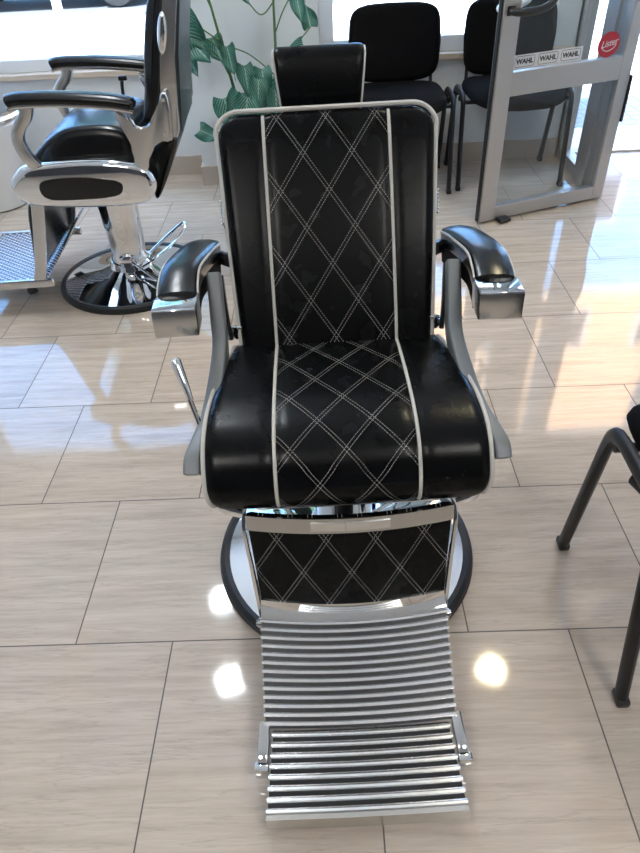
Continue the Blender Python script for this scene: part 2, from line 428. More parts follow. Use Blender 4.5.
for sg in (-1, 1):
    yb = 0 if sg < 0 else .045
    hp = [(.03, yb, .870), (.032, yb+sg*.035, .869), (.06, yb+sg*.055, .869), (.13, yb+sg*.055, .872), (.18, yb+sg*.055, .890), (.205, yb+sg*.055, .94), (.205, yb+sg*.055, 1.04), (.18, yb+sg*.055, 1.10), (.13, yb+sg*.055, 1.125), (.06, yb+sg*.055, 1.13), (.032, yb+sg*.035, 1.13), (.03, yb, 1.13)]
    hb = tube(hp, .015, 12, 5); 
    for z in (.870, 1.13): box(hb, (.03, yb+sg*.004, z), (.034, .008, .034), .003)
    o = finish('door_handle', hb, 'plastic' if sg < 0 else 'whiteframe', door)
    if sg > 0: o['label'] = 'pale handle on the far side of the door'
o = finish('hinge', B((DWd+.006, .022, .46), (.014, .06, .20), .004), 'plastic', door)
o = finish('door_stop', B((.12, -.02, .002), (.06, .05, .016), .005), 'rubber', door)
# stickers on the glass (camera side)
strip = finish('sticker_strip', B((.259, .0165, .6765), (.352, .0008, .053), 0), 'whitesticker', door, smooth=False)
def text(body, parent, m, x, z, size, y=.0155, shear=0., name='lettering', bold=.0, sx=1.):
    cu = bpy.data.curves.new(name, 'FONT'); cu.body = body; cu.size = size; cu.align_x = 'CENTER'; cu.align_y = 'CENTER'; cu.extrude = .0003; cu.shear = shear; cu.offset = bold
    cu.materials.append(M[m]); t = bpy.data.objects.new(name, cu); C.objects.link(t); t.location = (x, y, z); t.rotation_euler = (PI/2, 0, 0); t.scale = (sx, 1, 1); t.parent = parent
    return t
for i, x in enumerate((.142, .259, .376)):
    text('WAHL', strip, 'ink', x, .6765, .026, bold=.0010, sx=1.1)
    ring = [Vector((x+a, .0158, .6765+b)) for a, b in rrect(.098, .040, .008)]
    finish('sticker_border', tube(ring, .0009, 6, closed=True, up=Vector((0, 1, 0))), 'ink', strip)
bm = bmesh.new(); ov = [bm.verts.new((.572+.058*math.cos(a*PI/24), .0165, .694+.050*math.sin(a*PI/24))) for a in range(48)]; f = bm.faces.new(ov)
e = bmesh.ops.extrude_face_region(bm, geom=[f]); bmesh.ops.translate(bm, vec=(0, .0008, 0), verts=[v for v in e['geom'] if isinstance(v, bmesh.types.BMVert)])
oval = finish('round_sticker', bm, 'red', door, smooth=False); oval['label'] = 'oval red sticker with white script lettering'
t = text('Lister', oval, 'whitesticker', .572, .699, .038, shear=.35, bold=.0002); t.rotation_euler = (PI/2, math.radians(-8), 0)
finish('sticker_swoosh', tube([(.538, .0155, .690), (.545, .0155, .676), (.570, .0155, .669), (.598, .0155, .678), (.612, .0155, .694)], .0018, 6, 5), 'whitesticker', oval)

# ------------------------------------------------------------------ street outside
SZ = -.15
bm = bmesh.new(); box2(bm, (-40, YW+.18, SZ-.3), (40, 11.6, SZ)); struct('floor_pavement', bm, 'pave', 'sunlit pale pavement outside')
bm = bmesh.new(); box2(bm, (-40, 11.6, SZ-.35), (40, 18, SZ-.02)); struct('floor_road', bm, 'asphalt', 'grey road outside')
bm = bmesh.new(); box2(bm, (-40, 18, SZ-.35), (40, 22, SZ)); struct('floor_pavement_far', bm, 'pave', 'pavement across the road')
bm = bmesh.new(); box2(bm, (1.45, YW+.10, SZ-.01), (2.42, YW+.18, -.02)); struct('trim_6', bm, 'sill', 'doorstep edge')
bm = bmesh.new()
for i in range(7):
    for j in range(16): box2(bm, (1.2+j*.11, 5.0+i*.11, SZ), (1.2+j*.11+.10, 5.0+i*.11+.10, SZ+.006), .003)
struct('floor_tactile_strip', bm, 'greypave', 'grey studded paving strip outside the entrance')
bld = empty('apartment_building', (6, 21, SZ)); tag(bld, 'tall building across the street, pale blue below and peach above', 'building')
finish('lower_facade', B((1.5, 1.5, 5.3), (20, 3, 10.6)), 'facade_low', bld, smooth=False)
finish('upper_facade', B((1.5, 1.5, 16.3), (20, 3, 11.4)), 'facade_high', bld, smooth=False)
for i in range(6):
    for k in range(3):
        wf = finish('window', B((-6+i*3, -.03, 2.2+k*5.), (1.2, .1, 1.7), .02), 'whiteframe', bld, smooth=False)
        finish('pane', B((-6+i*3, -.09, 2.2+k*5.), (1.0, .03, 1.5)), 'carglass', wf, smooth=False)
bl2 = empty('apartment_building', (-15.6, 22, SZ)); tag(bl2, 'tall pale blue building across the street to the left', 'building')
finish('facade', B((0, 2, 11.0), (26, 4, 22.0)), 'facade_left', bl2, smooth=False)
for i in range(5): finish('window', B((-7+i*3.4, -.03, 2.1), (1.6, .1, 1.5), .02), 'carglass', bl2, smooth=False)
po = tag(finish('street_post', lathe([(.10, 0), (.10, .05), (.06, .07), (.055, 3.0), (.0, 3.02)], 20), 'whiteframe', loc=(-3.36, 9.9, SZ)), 'white post standing on the sunny pavement outside the left window', 'post')
# car
car = empty('car', (-4.6, 13.55, SZ-.02)); tag(car, 'dark grey car parked in the road beyond the left window', 'car')
bodyp = [(-2.1, .32), (-2.12, .62), (-1.95, .82), (-1.2, .93), (-.55, 1.38), (.75, 1.42), (1.45, 1.0), (2.05, .92), (2.15, .6), (2.1, .28), (1.75, .24), (1.7, .45), (1.5, .62), (1.3, .66), (1.08, .6), (.95, .42), (.92, .22), (-.92, .22), (-.95, .42), (-1.08, .6), (-1.3, .66), (-1.5, .62), (-1.7, .45), (-1.75, .24)]
finish('car_body', extrude_xz(bodyp, -.85, .85, .06), 'carpaint', car)
finish('car_windows', extrude_xz([(-1.05, .96), (-.5, 1.32), (.7, 1.35), (1.3, 1.0)], -.86, .86, .01), 'carglass', car)
for x in (-1.32, 1.32):
    for y in (-.78, .78):
        w = lathe([(0, -.1), (.2, -.1), (.30, -.1), (.325, -.07), (.325, .07), (.30, .1), (.2, .1), (0, .1)], 32)
        bmesh.ops.rotate(w, cent=(0, 0, 0), matrix=Matrix.Rotation(PI/2, 3, 'X'), verts=w.verts[:]); bmesh.ops.translate(w, vec=(x, y, .325), verts=w.verts[:])
        wo = finish('wheel', w, 'rubber', car)
        h = lathe([(0, -.012), (.06, -.018), (.19, -.008), (.2, .0), (.19, .01), (0, .01)], 24)
        bmesh.ops.rotate(h, cent=(0, 0, 0), matrix=Matrix.Rotation(PI/2*(1 if y < 0 else -1), 3, 'X'), verts=h.verts[:]); bmesh.ops.translate(h, vec=(x, y+(.1 if y > 0 else -.1), .325), verts=h.verts[:])
        finish('hub_cap', h, 'chrome_soft', wo)

def street_tree(x, y, h, label, seed):
    rg = random.Random(seed); t = tag(empty('street_tree', (x, y, SZ)), label, 'tree')
    bm = tube([(0, 0, 0), (.05, .02, h*.3), (-.04, .4, h*.5), (.02, .5, h*.6)], .12, 10, 4, scales=None)
    for k in range(6):
        a = k*1.05; tube([(0, 0, h*.4), (.7*math.cos(a), .7*math.sin(a), h*.58), (1.3*math.cos(a), 1.3*math.sin(a), h*.7)], .05, 7, 3, bm)
    finish('trunk', bm, 'soil', t)
    bm = bmesh.new()
    for k in range(5200):
        d = Vector((rg.gauss(0, 1), rg.gauss(0, 1), rg.gauss(0, 1))).normalized(); rr = rg.uniform(.45, 1)**.5
        lump = 1+.22*math.sin(d.x*5+seed)*math.sin(d.z*6)+.12*math.sin(d.y*9)
        c_ = Vector((d.x*h*.24*rr*lump, d.y*h*.24*rr*lump, h*.66+d.z*h*.34*rr*lump)); q = rg.uniform(.08, .16)
        u_ = Vector((rg.uniform(-1, 1), rg.uniform(-1, 1), rg.uniform(-.6, .6))).normalized(); v_ = u_.orthogonal().normalized()
        bm.faces.new([bm.verts.new(c_+u_*q), bm.verts.new(c_+v_*q*.5), bm.verts.new(c_-u_*q), bm.verts.new(c_-v_*q*.5)])
    f = finish('foliage', bm, 'treeleaf', t, smooth=False); f['kind'] = 'stuff'
street_tree(-4.3, 15.6, 10.5, 'yellow green street tree across the road from the left window', 1)

# ------------------------------------------------------------------ foreground barber chair
FC = empty('barber_chair', (.016, 1.07, 0), .025)
tag(FC, 'black leather barber chair with white diamond stitching, pale piping and ribbed footrest, centre foreground', 'barber chair')
# base
b_ = finish('base_plate', lathe([(0, .0), (.309, .0), (.296, .026), (.24, .036), (.12, .055), (.085, .075), (.075, .10), (0, .10)], 72), 'chrome', FC)
ring = [(.292, .0), (.315, .0), (.320, .010), (.316, .024), (.306, .032), (.294, .028)]
bm = bmesh.new(); rows = []
for r_, z_ in ring: rows.append([bm.verts.new((r_*math.cos(2*PI*i/72), r_*math.sin(2*PI*i/72), z_)) for i in range(72)])
for k in range(len(rows)):
    a, bb = rows[k], rows[(k+1) % len(rows)]
    for i in range(72): bm.faces.new((a[i], a[(i+1) % 72], bb[(i+1) % 72], bb[i]))
o = finish('base_rim', bm, 'rubber', b_); o['label'] = 'black rubber rim'; BASE_RIM = o
finish('column', lathe([(0, .09), (.068, .09), (.066, .25), (.058, .26), (.056, .37), (0, .37)], 36), 'chrome', FC)
# seat frame under the cushion
bm = B((0, 0, .385), (.34, .36, .034), .008); box(bm, (0, -.19, .392), (.36, .025, .022), .004); box(bm, (0, 0, .36), (.16, .2, .03), .006)
finish('seat_frame', bm, 'chrome', FC)
# seat cushion profile: top from back to front, then down, then underside
top = smooth_path([(0, .185, .522), (0, .15, .534), (0, .05, .547), (0, -.02, .551), (0, -.08, .552), (0, -.14, .545), (0, -.19, .525), (0, -.224, .487), (0, -.236, .448), (0, -.226, .416), (0, -.200, .404)], 5)
und = [Vector((0, -.10, .402)), Vector((0, .05, .402)), Vector((0, .17, .405)), Vector((0, .190, .42)), Vector((0, .196, .47)), Vector((0, .194, .505))]
prof = [(p.y, p.z) for p in top+und]
vv = [0.]
for i in range(1, len(prof)): vv.append(vv[-1]+math.dist(prof[i], prof[i-1]))
def seat_hw(i):
    y = prof[i][0]; t = (y-.17)/(-.40); t = min(max(t, 0), 1)
    w = .237+(.272-.237)*math.sin(min(t*1.15, 1)*PI/2)
    if i > len(top)-14 and i < len(top): w -= .022*((i-(len(top)-14))/13)**1.5
    if i >= len(top): w = min(w, .25)
    return w
bm, P, NR = cushion(prof, seat_hw, .03, 56, vv)
for v in bm.verts:                                                    # front lip dips a little in the middle
    if v.co.z < .5 and v.co.y < 0: v.co.z -= .004*(1-(v.co.x/.27)**2)
seat = finish('seat', bm, 'stitched_seat', FC, angle=60)
nt = len(top)
for s in (-1, 1):
    pts = [Vector((s*.133, P[i].y, P[i].z))+NR[i]*(-.0015) for i in range(2, nt)]
    o = finish('piping', tube(pts, .0036, 8, up=Vector((1, 0, 0))), 'piping', seat); o['label'] = 'pale grey piping'
    pts = [Vector((s*(seat_hw(i)-.0070), P[i].y, P[i].z))-NR[i]*.0070 for i in range(0, nt)]
    o = finish('piping', tube(pts, .0042, 8, up=Vector((1, 0, 0))), 'piping', seat); o['label'] = 'pale grey piping'
# backrest: local length axis l from bottom (0) to top, leaning back
A = Vector((0, .172, .530)); Bt = Vector((0, .420, .945)); L = (Bt-A).length; ld = (Bt-A)/L; nd = Vector((0, -ld.z, ld.y))   # nd: front normal
fr = [(-.06, .018), (0, .022), (.08, .026), (.2, .028), (.32, .026), (.42, .022), (L-.02, .014), (L-.004, .004)]
bk = [(L-.002, -.010), (L-.012, -.026), (L-.04, -.032), (.3, -.035), (.1, -.035), (0, -.033), (-.05, -.028), (-.07, -.01)]
frs = smooth_path([(0, a, b) for a, b in fr], 5); bks = [Vector((0, a, b)) for a, b in bk]
lp = [(p.y, p.z) for p in frs+bks]
prof2 = [((A+ld*l+nd*t).y, (A+ld*l+nd*t).z) for l, t in lp]
def back_hw(i):
    l = lp[i][0]; w = .213+.022*min(max(l/L, 0), 1); R = .05; d = L-l
    if d < R: w = w-R+math.sqrt(max(R*R-(R-max(d, 0))**2, 0))
    return max(w, .02)
bm, P2, NR2 = cushion(prof2, back_hw, .022, 56, [l for l, t in lp], seamd=.004)
back = finish('backrest', bm, 'stitched_back', FC, angle=60)
nf = len(frs)
for s in (-1, 1):
    pts = [Vector((s*.133, P2[i].y, P2[i].z))-NR2[i]*.001 for i in range(4, nf-3)]
    o = finish('piping', tube(pts, .0036, 8, up=Vector((1, 0, 0))), 'piping', back); o['label'] = 'pale grey piping'
out = []
def bpt(x, l, t): q = A+ld*l+nd*t; return Vector((x, q.y, q.z))
def whalf(l): return .213+.022*min(max(l/L, 0), 1)
ls = [-.03, .0, .1, .2, .3, L-.05]
Lf = [bpt(-whalf(l)-.001, l, .006) for l in ls]
arc = [bpt(-(whalf(L)-.05+.052*math.cos(a)), L-.05+.052*math.sin(a), .006) for a in [k*PI/2/8 for k in range(1, 9)]]
Rt = [Vector((-p.x, p.y, p.z)) for p in (Lf+arc)][::-1]
o = finish('piping', tube(Lf+arc+Rt, .0050, 8, up=nd), 'piping', back); o['label'] = 'thick pale edge piping'
# chrome oval ornaments and rear shell
bm = bmesh.new()
sh = [( .06, -.034), (L-.06, -.034), (L-.07, -.046), (.07, -.046)]
shp = [((A+ld*l+nd*t).y, (A+ld*l+nd*t).z) for l, t in sh]
bmx, _, _ = cushion(shp, lambda i: .20, .004, 8, seamd=0)
finish('back_shell', bmx, 'darkmetal', FC)
for s in (-1, 1):
    q = bpt(s*(whalf(.26)+.006), .285, -.016)
    e1 = bmesh.new(); bmesh.ops.create_uvsphere(e1, u_segments=20, v_segments=12, radius=1)
    rm = Matrix((Vector((1, 0, 0)), nd, ld)).transposed()
    for v in e1.verts: v.co = q+Vector(rm @ Vector((v.co.x*.008, v.co.y*.016, v.co.z*.036)))
    for k in range(-3, 4):
        box(e1, bpt(s*(whalf(.26)+.013), .285+k*.008, -.016), (.004, .02, .0035), .001, rm.to_4x4())
    o = finish('side_ornament', e1, 'chrome_soft', FC); o['label'] = 'ribbed chrome oval boss'
# headrest
hp_ = smooth_path([(0, .490, .925), (0, .488, .965), (0, .505, 1.025), (0, .526, 1.044), (0, .546, 1.036), (0, .548, .98), (0, .53, .925), (0, .51, .91), (0, .490, .925)], 5)[:-1]
def head_hw(i):
    z = hp_[i].z; return .088+.012*min(max((z-.91)/.12, 0), 1)
bm, P3, NR3 = cushion([(p.y, p.z) for p in hp_], head_hw, .012, 30, seamd=0)
hr = finish('headrest', bm, 'leather', FC, angle=60, loc=(-.006, 0, 0))
for s in (-1, 1):
    pts = [Vector((s*(head_hw(i)-.001), P3[i].y, P3[i].z))-NR3[i]*.007 for i in range(len(P3))]
    o = finish('piping', tube(pts, .0026, 8, closed=True, up=Vector((1, 0, 0))), 'piping', hr); o['label'] = 'pale grey piping'
bm = bmesh.new()
for s in (-1, 1): tube([(s*.03, .455, .86), (s*.03, .505, .905), (s*.03, .525, .95)], .006, 10, 4, bm)
finish('headrest_post', bm, 'chrome', FC)
# armrests
for s in (-1, 1):
    cl = smooth_path([(s*.2905, .372, .668), (s*.300, .30, .686), (s*.318, .20, .696), (s*.320, .14, .689), (s*.318, .104, .680)], 6)
    bm = bmesh.new(); n_ = len(cl)
    ringc = [(-.036, -.020), (-.039, .0), (-.038, .015), (-.033, .021), (-.014, .025), (.014, .025), (.033, .021), (.038, .015), (.039, .0), (.036, -.020)]
    sc = []
    for i in range(n_):
        t = i/(n_-1); k = .90+.15*math.sin(min(t*1.2, 1)*PI/2)
        if t < .06: k *= .85+.15*math.sin(t/.06*PI/2)
        sc.append((k, k))
    sweep(bm, cl, ringc, scales=sc)
    arm = finish('armrest', bm, 'leather_gloss', FC, angle=50)
    # inner and lower shell
    bm = bmesh.new(); cl2 = [p+Vector((0, 0, -.034)) for p in cl]
    sc2 = [(.97*a, 1.) for a, b in sc]
    sweep(bm, cl2, [(-.034, -.026), (-.037, .022), (.037, .022), (.034, -.026)], scales=sc2)
    o = finish('armrest_shell', bm, 'matteblack', arm)
    for q in (-1, 1):
        pts = []
        for i, p in enumerate(cl):
            t = cl[min(i+1, n_-1)]-cl[max(i-1, 0)]; t.normalize(); sd = t.cross(Vector((0, 0, 1))).normalized()
            pts.append(p+sd*(q*.0375*sc[i][0])+Vector((0, 0, .0135*sc[i][0])))
        o = finish('piping', tube(pts, .0032, 8), 'piping', arm); o['label'] = 'pale grey piping'
    # chrome end box, drooping forwards
    c0 = Vector((s*.318, .066, .669)); mt = Matrix.Rotation(math.radians(-4), 4, 'X') @ Matrix.Rotation(-s*.04, 4, 'Z')
    o = finish('armrest_tip', B(c0, (.086, .076, .056), .003, mt), 'chrome_soft', arm); o['label'] = 'square metal front cap of the armrest'
    mt2 = mt; o2 = finish('tip_plate', B(c0+Vector((0, .001, .0286)), (.083, .073, .002), .0008, mt2), 'chrome', arm)
    # support plate
    sp = smooth_path([(s*.258, .225, .672), (s*.254, .165, .61), (s*.250, .10, .560), (s*.256, 0, .528), (s*.264, -.09, .512), (s*.277, -.150, .505), (s*.286, -.180, .498), (s*.287, -.198, .484)], 5)
    bm = bmesh.new(); m_ = len(sp)
    sweep(bm, sp, rrect(.030, .05, .006, 2), side=(1, 0, 0), scales=[(1., 1.0-.15*(i/m_)) for i in range(m_)])
    sup = finish('arm_support', bm, 'greymetal', FC, angle=50); sup['label'] = 'grey curved metal arm support'
    finish('support_strip', tube([(s*.246, .235, .665), (s*.240, .19, .60), (s*.234, .165, .545)], .006, 8, 4, r2=.012), 'darkmetal', sup)
    bm = bmesh.new(); box(bm, (s*.228, .178, .552), (.022, .016, .014), .003); tube([(s*.222, .17, .545), (s*.222, .17, .575)], .005, 10, 0, bm); tube([(s*.205, .178, .565), (s*.24, .178, .567)], .004, 8, 0, bm)
    finish('recline_bracket', bm, 'chrome', FC)
    # rear arm joint to the backrest
    bm = tube([(s*.285, .365, .655), (s*.262, .36, .65), (s*.235, .33, .655)], .016, 10, 4); finish('arm_joint', bm, 'plastic', FC)
    # chrome cheek at the front corner of the seat
    bm = tube([(s*.270, -.185, .462), (s*.262, -.205, .440), (s*.240, -.220, .412), (s*.218, -.222, .402), (s*.2, -.224, .396)], .006, 10, 4, r2=.011); finish('side_trim', bm, 'chrome', FC)
# lever
bm = tube([(-.262, -.15, .45), (-.270, -.12, .50), (-.293, -.078, .570)], .0055, 10, 3)
lev = finish('recline_lever', bm, 'chrome', FC)
bm = tube([(-.291, -.080, .566), (-.300, -.062, .590), (-.312, -.040, .618), (-.317, -.030, .630)], .009, 12, 3, scales=[.65, .7, .8, .9, 1., 1.08, 1.15, 1.18, 1.18, .9])
finish('lever_grip', bm, 'chrome', lev)
# leg rest: curved panel from (y -.226,z .382) to (-.288,.182)
LT = Vector((0, -.228, .402)); LB = Vector((0, -.282, .208)); lv = (LB-LT); LL = lv.length; lv /= LL; ln = Vector((0, lv.z, -lv.y))
lprof = [(0, .012), (.03, .012), (.08, .012), (.13, .012), (LL, .010), (LL, -.010), (.1, -.01), (0, -.01)]
pl = [((LT+lv*a+ln*b).y, (LT+lv*a+ln*b).z) for a, b in lprof]
def lhw(i): return .196-.012*lprof[i][0]/LL
bowf = lambda tau: Vector((0, -.018*(1-tau*tau), -.003*(1-tau*tau)))
bm, _, _ = cushion(pl, lhw, .004, 36, [a for a, b in lprof], bow=bowf, seamd=0)
lr = finish('leg_rest', bm, 'stitched_leg', FC)
def bowbar(name, a0, a1, t0, t1, hw0, m, parent, bow, npts=36, hw1=None):
    bm = bmesh.new(); hw1 = hw1 or hw0; rows = []
    for k in range(npts+1):
        tau = -1+2*k/npts; row = []
        for a, t, h in ((a0, t0, hw0), (a1, t0, hw1), (a1, t1, hw1), (a0, t1, hw0)):
            q = LT+lv*a+ln*t+bow(tau); row.append(bm.verts.new((tau*h, q.y, q.z)))
        rows.append(row)
    for r0, r1 in zip(rows, rows[1:]):
        for i in range(4): bm.faces.new((r0[i], r0[(i+1) % 4], r1[(i+1) % 4], r1[i]))
    bm.faces.new(rows[0]); bm.faces.new(rows[-1][::-1])
    return finish(name, bm, m, parent, angle=30)
o = bowbar('top_trim', -.006, .026, .011, .016, .197, 'chrome_soft', lr, bowf); o['label'] = 'satin metal strip across the top'
bowbar('trim_badge', .002, .019, .015, .0185, .075, 'chrome', lr, lambda tau: bowf(tau*.38))
bowbar('bottom_trim', LL-.006, LL+.018, .008, .013, .185, 'chrome', lr, bowf)
for s in (-1, 1):
    pts = [(s*.192, -.205, .415), (s*.203, -.232, .382), (s*.196, -.262, .29), (s*.189, -.290, .195), (s*.186, -.312, .168)]
    bm = bmesh.new(); sweep(bm, smooth_path(pts, 5), rrect(.007, .024, .002, 2), side=(1, 0, 0))
    st = finish('leg_rest_strut', bm, 'chrome', FC)
    bm = tube([(s*.184, -.312, .166), (s*.194, -.312, .166)], .010, 16); tube([(s*.194, -.312, .166), (s*.198, -.312, .166)], .006, 12, 0, bm); finish('pivot_bolt', bm, 'chrome', st)
# ribbed step: upper plate and lower folding plate
def ribbed(name, Y0, Z0, Y1, Z1, h0, h1, n, bowd, front=False, label=None):
    a = Vector((0, Y0, Z0)); b = Vector((0, Y1, Z1)); d = (b-a); LN = d.length; d /= LN; nn = Vector((0, d.z, -d.y))
    if nn.z < 0: nn = -nn
    bm = bmesh.new(); N = 32
    def q(tau, s, t):
        h = h0+(h1-h0)*s/LN; p = a+d*(s+bowd*(1-tau*tau)*(1-.55*s/LN))+nn*t; return Vector((tau*h, p.y, p.z))
    rows = []
    for k in range(N+1):
        tau = -1+2*k/N; rows.append([bm.verts.new(q(tau, s, t)) for s, t in ((0, 0), (LN, 0), (LN, -.012), (0, -.012))])
    for r0, r1 in zip(rows, rows[1:]):
        for i in range(4): bm.faces.new((r0[i], r0[(i+1) % 4], r1[(i+1) % 4], r1[i]))
    bm.faces.new(rows[0]); bm.faces.new(rows[-1][::-1])
    root = finish(name, bm, 'darkmetal', FC, angle=30)
    if label: root['label'] = label
    pitch = LN/n; bm = bmesh.new()
    for i in range(n):
        s0 = pitch*(i+.5); pr = [(-.38, 0), (-.35, .0050), (-.22, .0075), (.10, .0080), (.22, .005), (.26, 0)]
        rows = []
        for k in range(N+1):
            tau = -1+2*k/N; rows.append([bm.verts.new(q(tau*1.012, s0+u*pitch, t)) for u, t in pr])
        for r0, r1 in zip(rows, rows[1:]):
            for j in range(len(pr)): bm.faces.new((r0[j], r0[(j+1) % len(pr)], r1[(j+1) % len(pr)], r1[j]))
        bm.faces.new(rows[0]); bm.faces.new(rows[-1][::-1])
    finish('step_ribs', bm, 'ribchrome', root, angle=50)['label'] = 'row of polished metal ribs'
    return root, q, LN
kp, q1, _ = ribbed('kick_plate', -.312, .186, -.487, .078, .186, .182, 13, .013, label='ribbed kick plate below the leather panel')
bm = bmesh.new()
rows = []
for k in range(33):
    tau = -1+2*k/32; rows.append([bm.verts.new(q1(tau, s, t)) for s, t in ((-.034, .004), (-.012, .008), (.004, .006), (.004, -.004), (-.03, -.004))])
for r0, r1 in zip(rows, rows[1:]):
    for j in range(5): bm.faces.new((r0[j], r0[(j+1) % 5], r1[(j+1) % 5], r1[j]))
bm.faces.new(rows[0]); bm.faces.new(rows[-1][::-1]); finish('plate_header', bm, 'chrome', kp, angle=40)
fp, q2, LN2 = ribbed('footrest', -.489, .071, -.636, .052, .168, .178, 8, .004, label='ribbed folding footrest plate nearest the camera')
bm = bmesh.new(); rows = []
for k in range(33):
    tau = -1+2*k/32; rows.append([bm.verts.new(q2(tau*1.01, s, t)) for s, t in ((LN2-.004, .008), (LN2+.004, .007), (LN2+.012, -.026), (LN2-.004, -.028))])
for r0, r1 in zip(rows, rows[1:]):
    for j in range(4): bm.faces.new((r0[j], r0[(j+1) % 4], r1[(j+1) % 4], r1[j]))
bm.faces.new(rows[0]); bm.faces.new(rows[-1][::-1]); finish('front_lip', bm, 'chrome_soft', fp, angle=40)
bm = B((0, -.59, .030), (.22, .05, .022), .006); finish('rubber_bumper', bm, 'rubber', fp)
for s in (-1, 1):
    bm = bmesh.new(); sweep(bm, smooth_path([(s*.184, -.475, .074), (s*.186, -.51, .066), (s*.188, -.535, .058), (s*.188, -.548, .045)], 4), rrect(.021, .026, .004, 3), side=(1, 0, 0))
    box(bm, (s*.190, -.551, .046), (.027, .018, .036), .004)
    finish('hinge_bracket', bm, 'chrome', FC)

# ------------------------------------------------------------------ chair by the left window
LC = empty('barber_chair', (-.855, 2.63, 0), math.radians(3))
tag(LC, 'black and chrome barber chair seen from its side by the left window', 'barber chair')
b_ = finish('base_plate', lathe([(0, .0), (.312, .0), (.300, .024), (.24, .036), (.13, .058), (.095, .075), (.085, .10), (0, .10)], 72), 'chrome', LC)
rim2 = BASE_RIM.copy(); C.objects.link(rim2); rim2.parent = b_
finish('column', lathe([(0, .09), (.078, .09), (.080, .11), (.070, .13), (.076, .2), (.084, .44), (0, .44)], 36), 'chrome', LC)
bm = B((.0, 0, .44), (.34, .36, .05), .01); finish('seat_frame', bm, 'darkmetal', LC)
# pump pedal loop
bm = tube([(.05, -.10, .09), (.12, -.07, .12), (.20, .02, .15), (.235, .07, .175), (.24, .115, .185), (.22, .135, .18), (.14, .09, .135), (.08, .04, .10), (.05, .0, .09)], .006, 10, 5); 
finish('pump_pedal', bm, 'chrome', LC)
bm = tube([(.02, -.085, .12), (.14, -.17, .06), (.2, -.2, .045)], .006, 8, 4); box(bm, (.0, -.085, .12), (.05, .03, .05), .008); finish('release_lever', bm, 'chrome', LC)
hous = [(-.282, .535), (-.253, .572), (-.199, .595), (-.013, .602), (.124, .588), (.206, .560), (.232, .506), (.208, .456), (.159, .432), (-.062, .434), (-.222, .453), (-.275, .485)]
ins = [(-.180, .516), (-.153, .545), (-.029, .548), (.092, .529), (.114, .503), (.077, .473), (-.088, .471), (-.163, .481)]
for s in (-1, 1):
    bm, _, _ = cushion(smooth_poly(hous), lambda i: .032, .026, 16, seamd=0)
    for v in bm.verts: v.co = Vector((v.co.y, v.co.x+s*.266, v.co.z))
    ho = finish('side_housing', bm, 'chrome', LC, angle=70)
    y0, y1 = sorted((s*.290, s*.301))
    finish('housing_inset', extrude_xz(smooth_poly(ins), y0, y1, .003), 'vinyl', ho)['label'] = 'black oval inset'
sp_ = [(0, x, z) for x, z in ((.17, .60), (.16, .660), (.10, .688), (.01, .694), (-.07, .684), (-.14, .650), (-.205, .596), (-.225, .565), (-.22, .54), (-.19, .525), (.08, .52), (.16, .53))]
spp = smooth_path(sp_, 4)
bm, _, _ = cushion([(p.y, p.z) for p in spp], lambda i: .232, .035, 40, seamd=0, dome=.006)
for v in bm.verts: v.co = Vector((v.co.y, v.co.x, v.co.z))
finish('seat', bm, 'vinyl', LC, angle=60)
# backrest
bp_ = [(.345, 1.13), (.300, 1.04), (.275, .96), (.255, .88), (.239, .79), (.216, .705), (.227, .678), (.252, .697), (.289, .77), (.322, .89), (.355, 1.03), (.40, 1.16), (.41, 1.21), (.39, 1.23), (.37, 1.21)]
bps = smooth_poly([(x, z) for i, (x, z) in enumerate(bp_)], 4)
bm, _, _ = cushion(bps, lambda i: .225, .03, 36, seamd=0)
for v in bm.verts: v.co = Vector((v.co.y, v.co.x, v.co.z))
finish('backrest', bm, 'vinyl', LC, angle=60)
st = [(.415, 1.21), (.361, 1.059), (.322, .899), (.303, .798), (.290, .753), (.257, .710), (.235, .695), (.25, .65), (.296, .656), (.332, .647), (.344, .671), (.367, .897), (.404, 1.057), (.45, 1.19)]
fork = [(.137, .751), (.163, .679), (.178, .623), (.171, .562), (.212, .553), (.231, .610), (.257, .636), (.296, .654), (.320, .656), (.328, .785), (.306, .798), (.289, .753), (.255, .707), (.216, .685), (.188, .710), (.173, .749)]
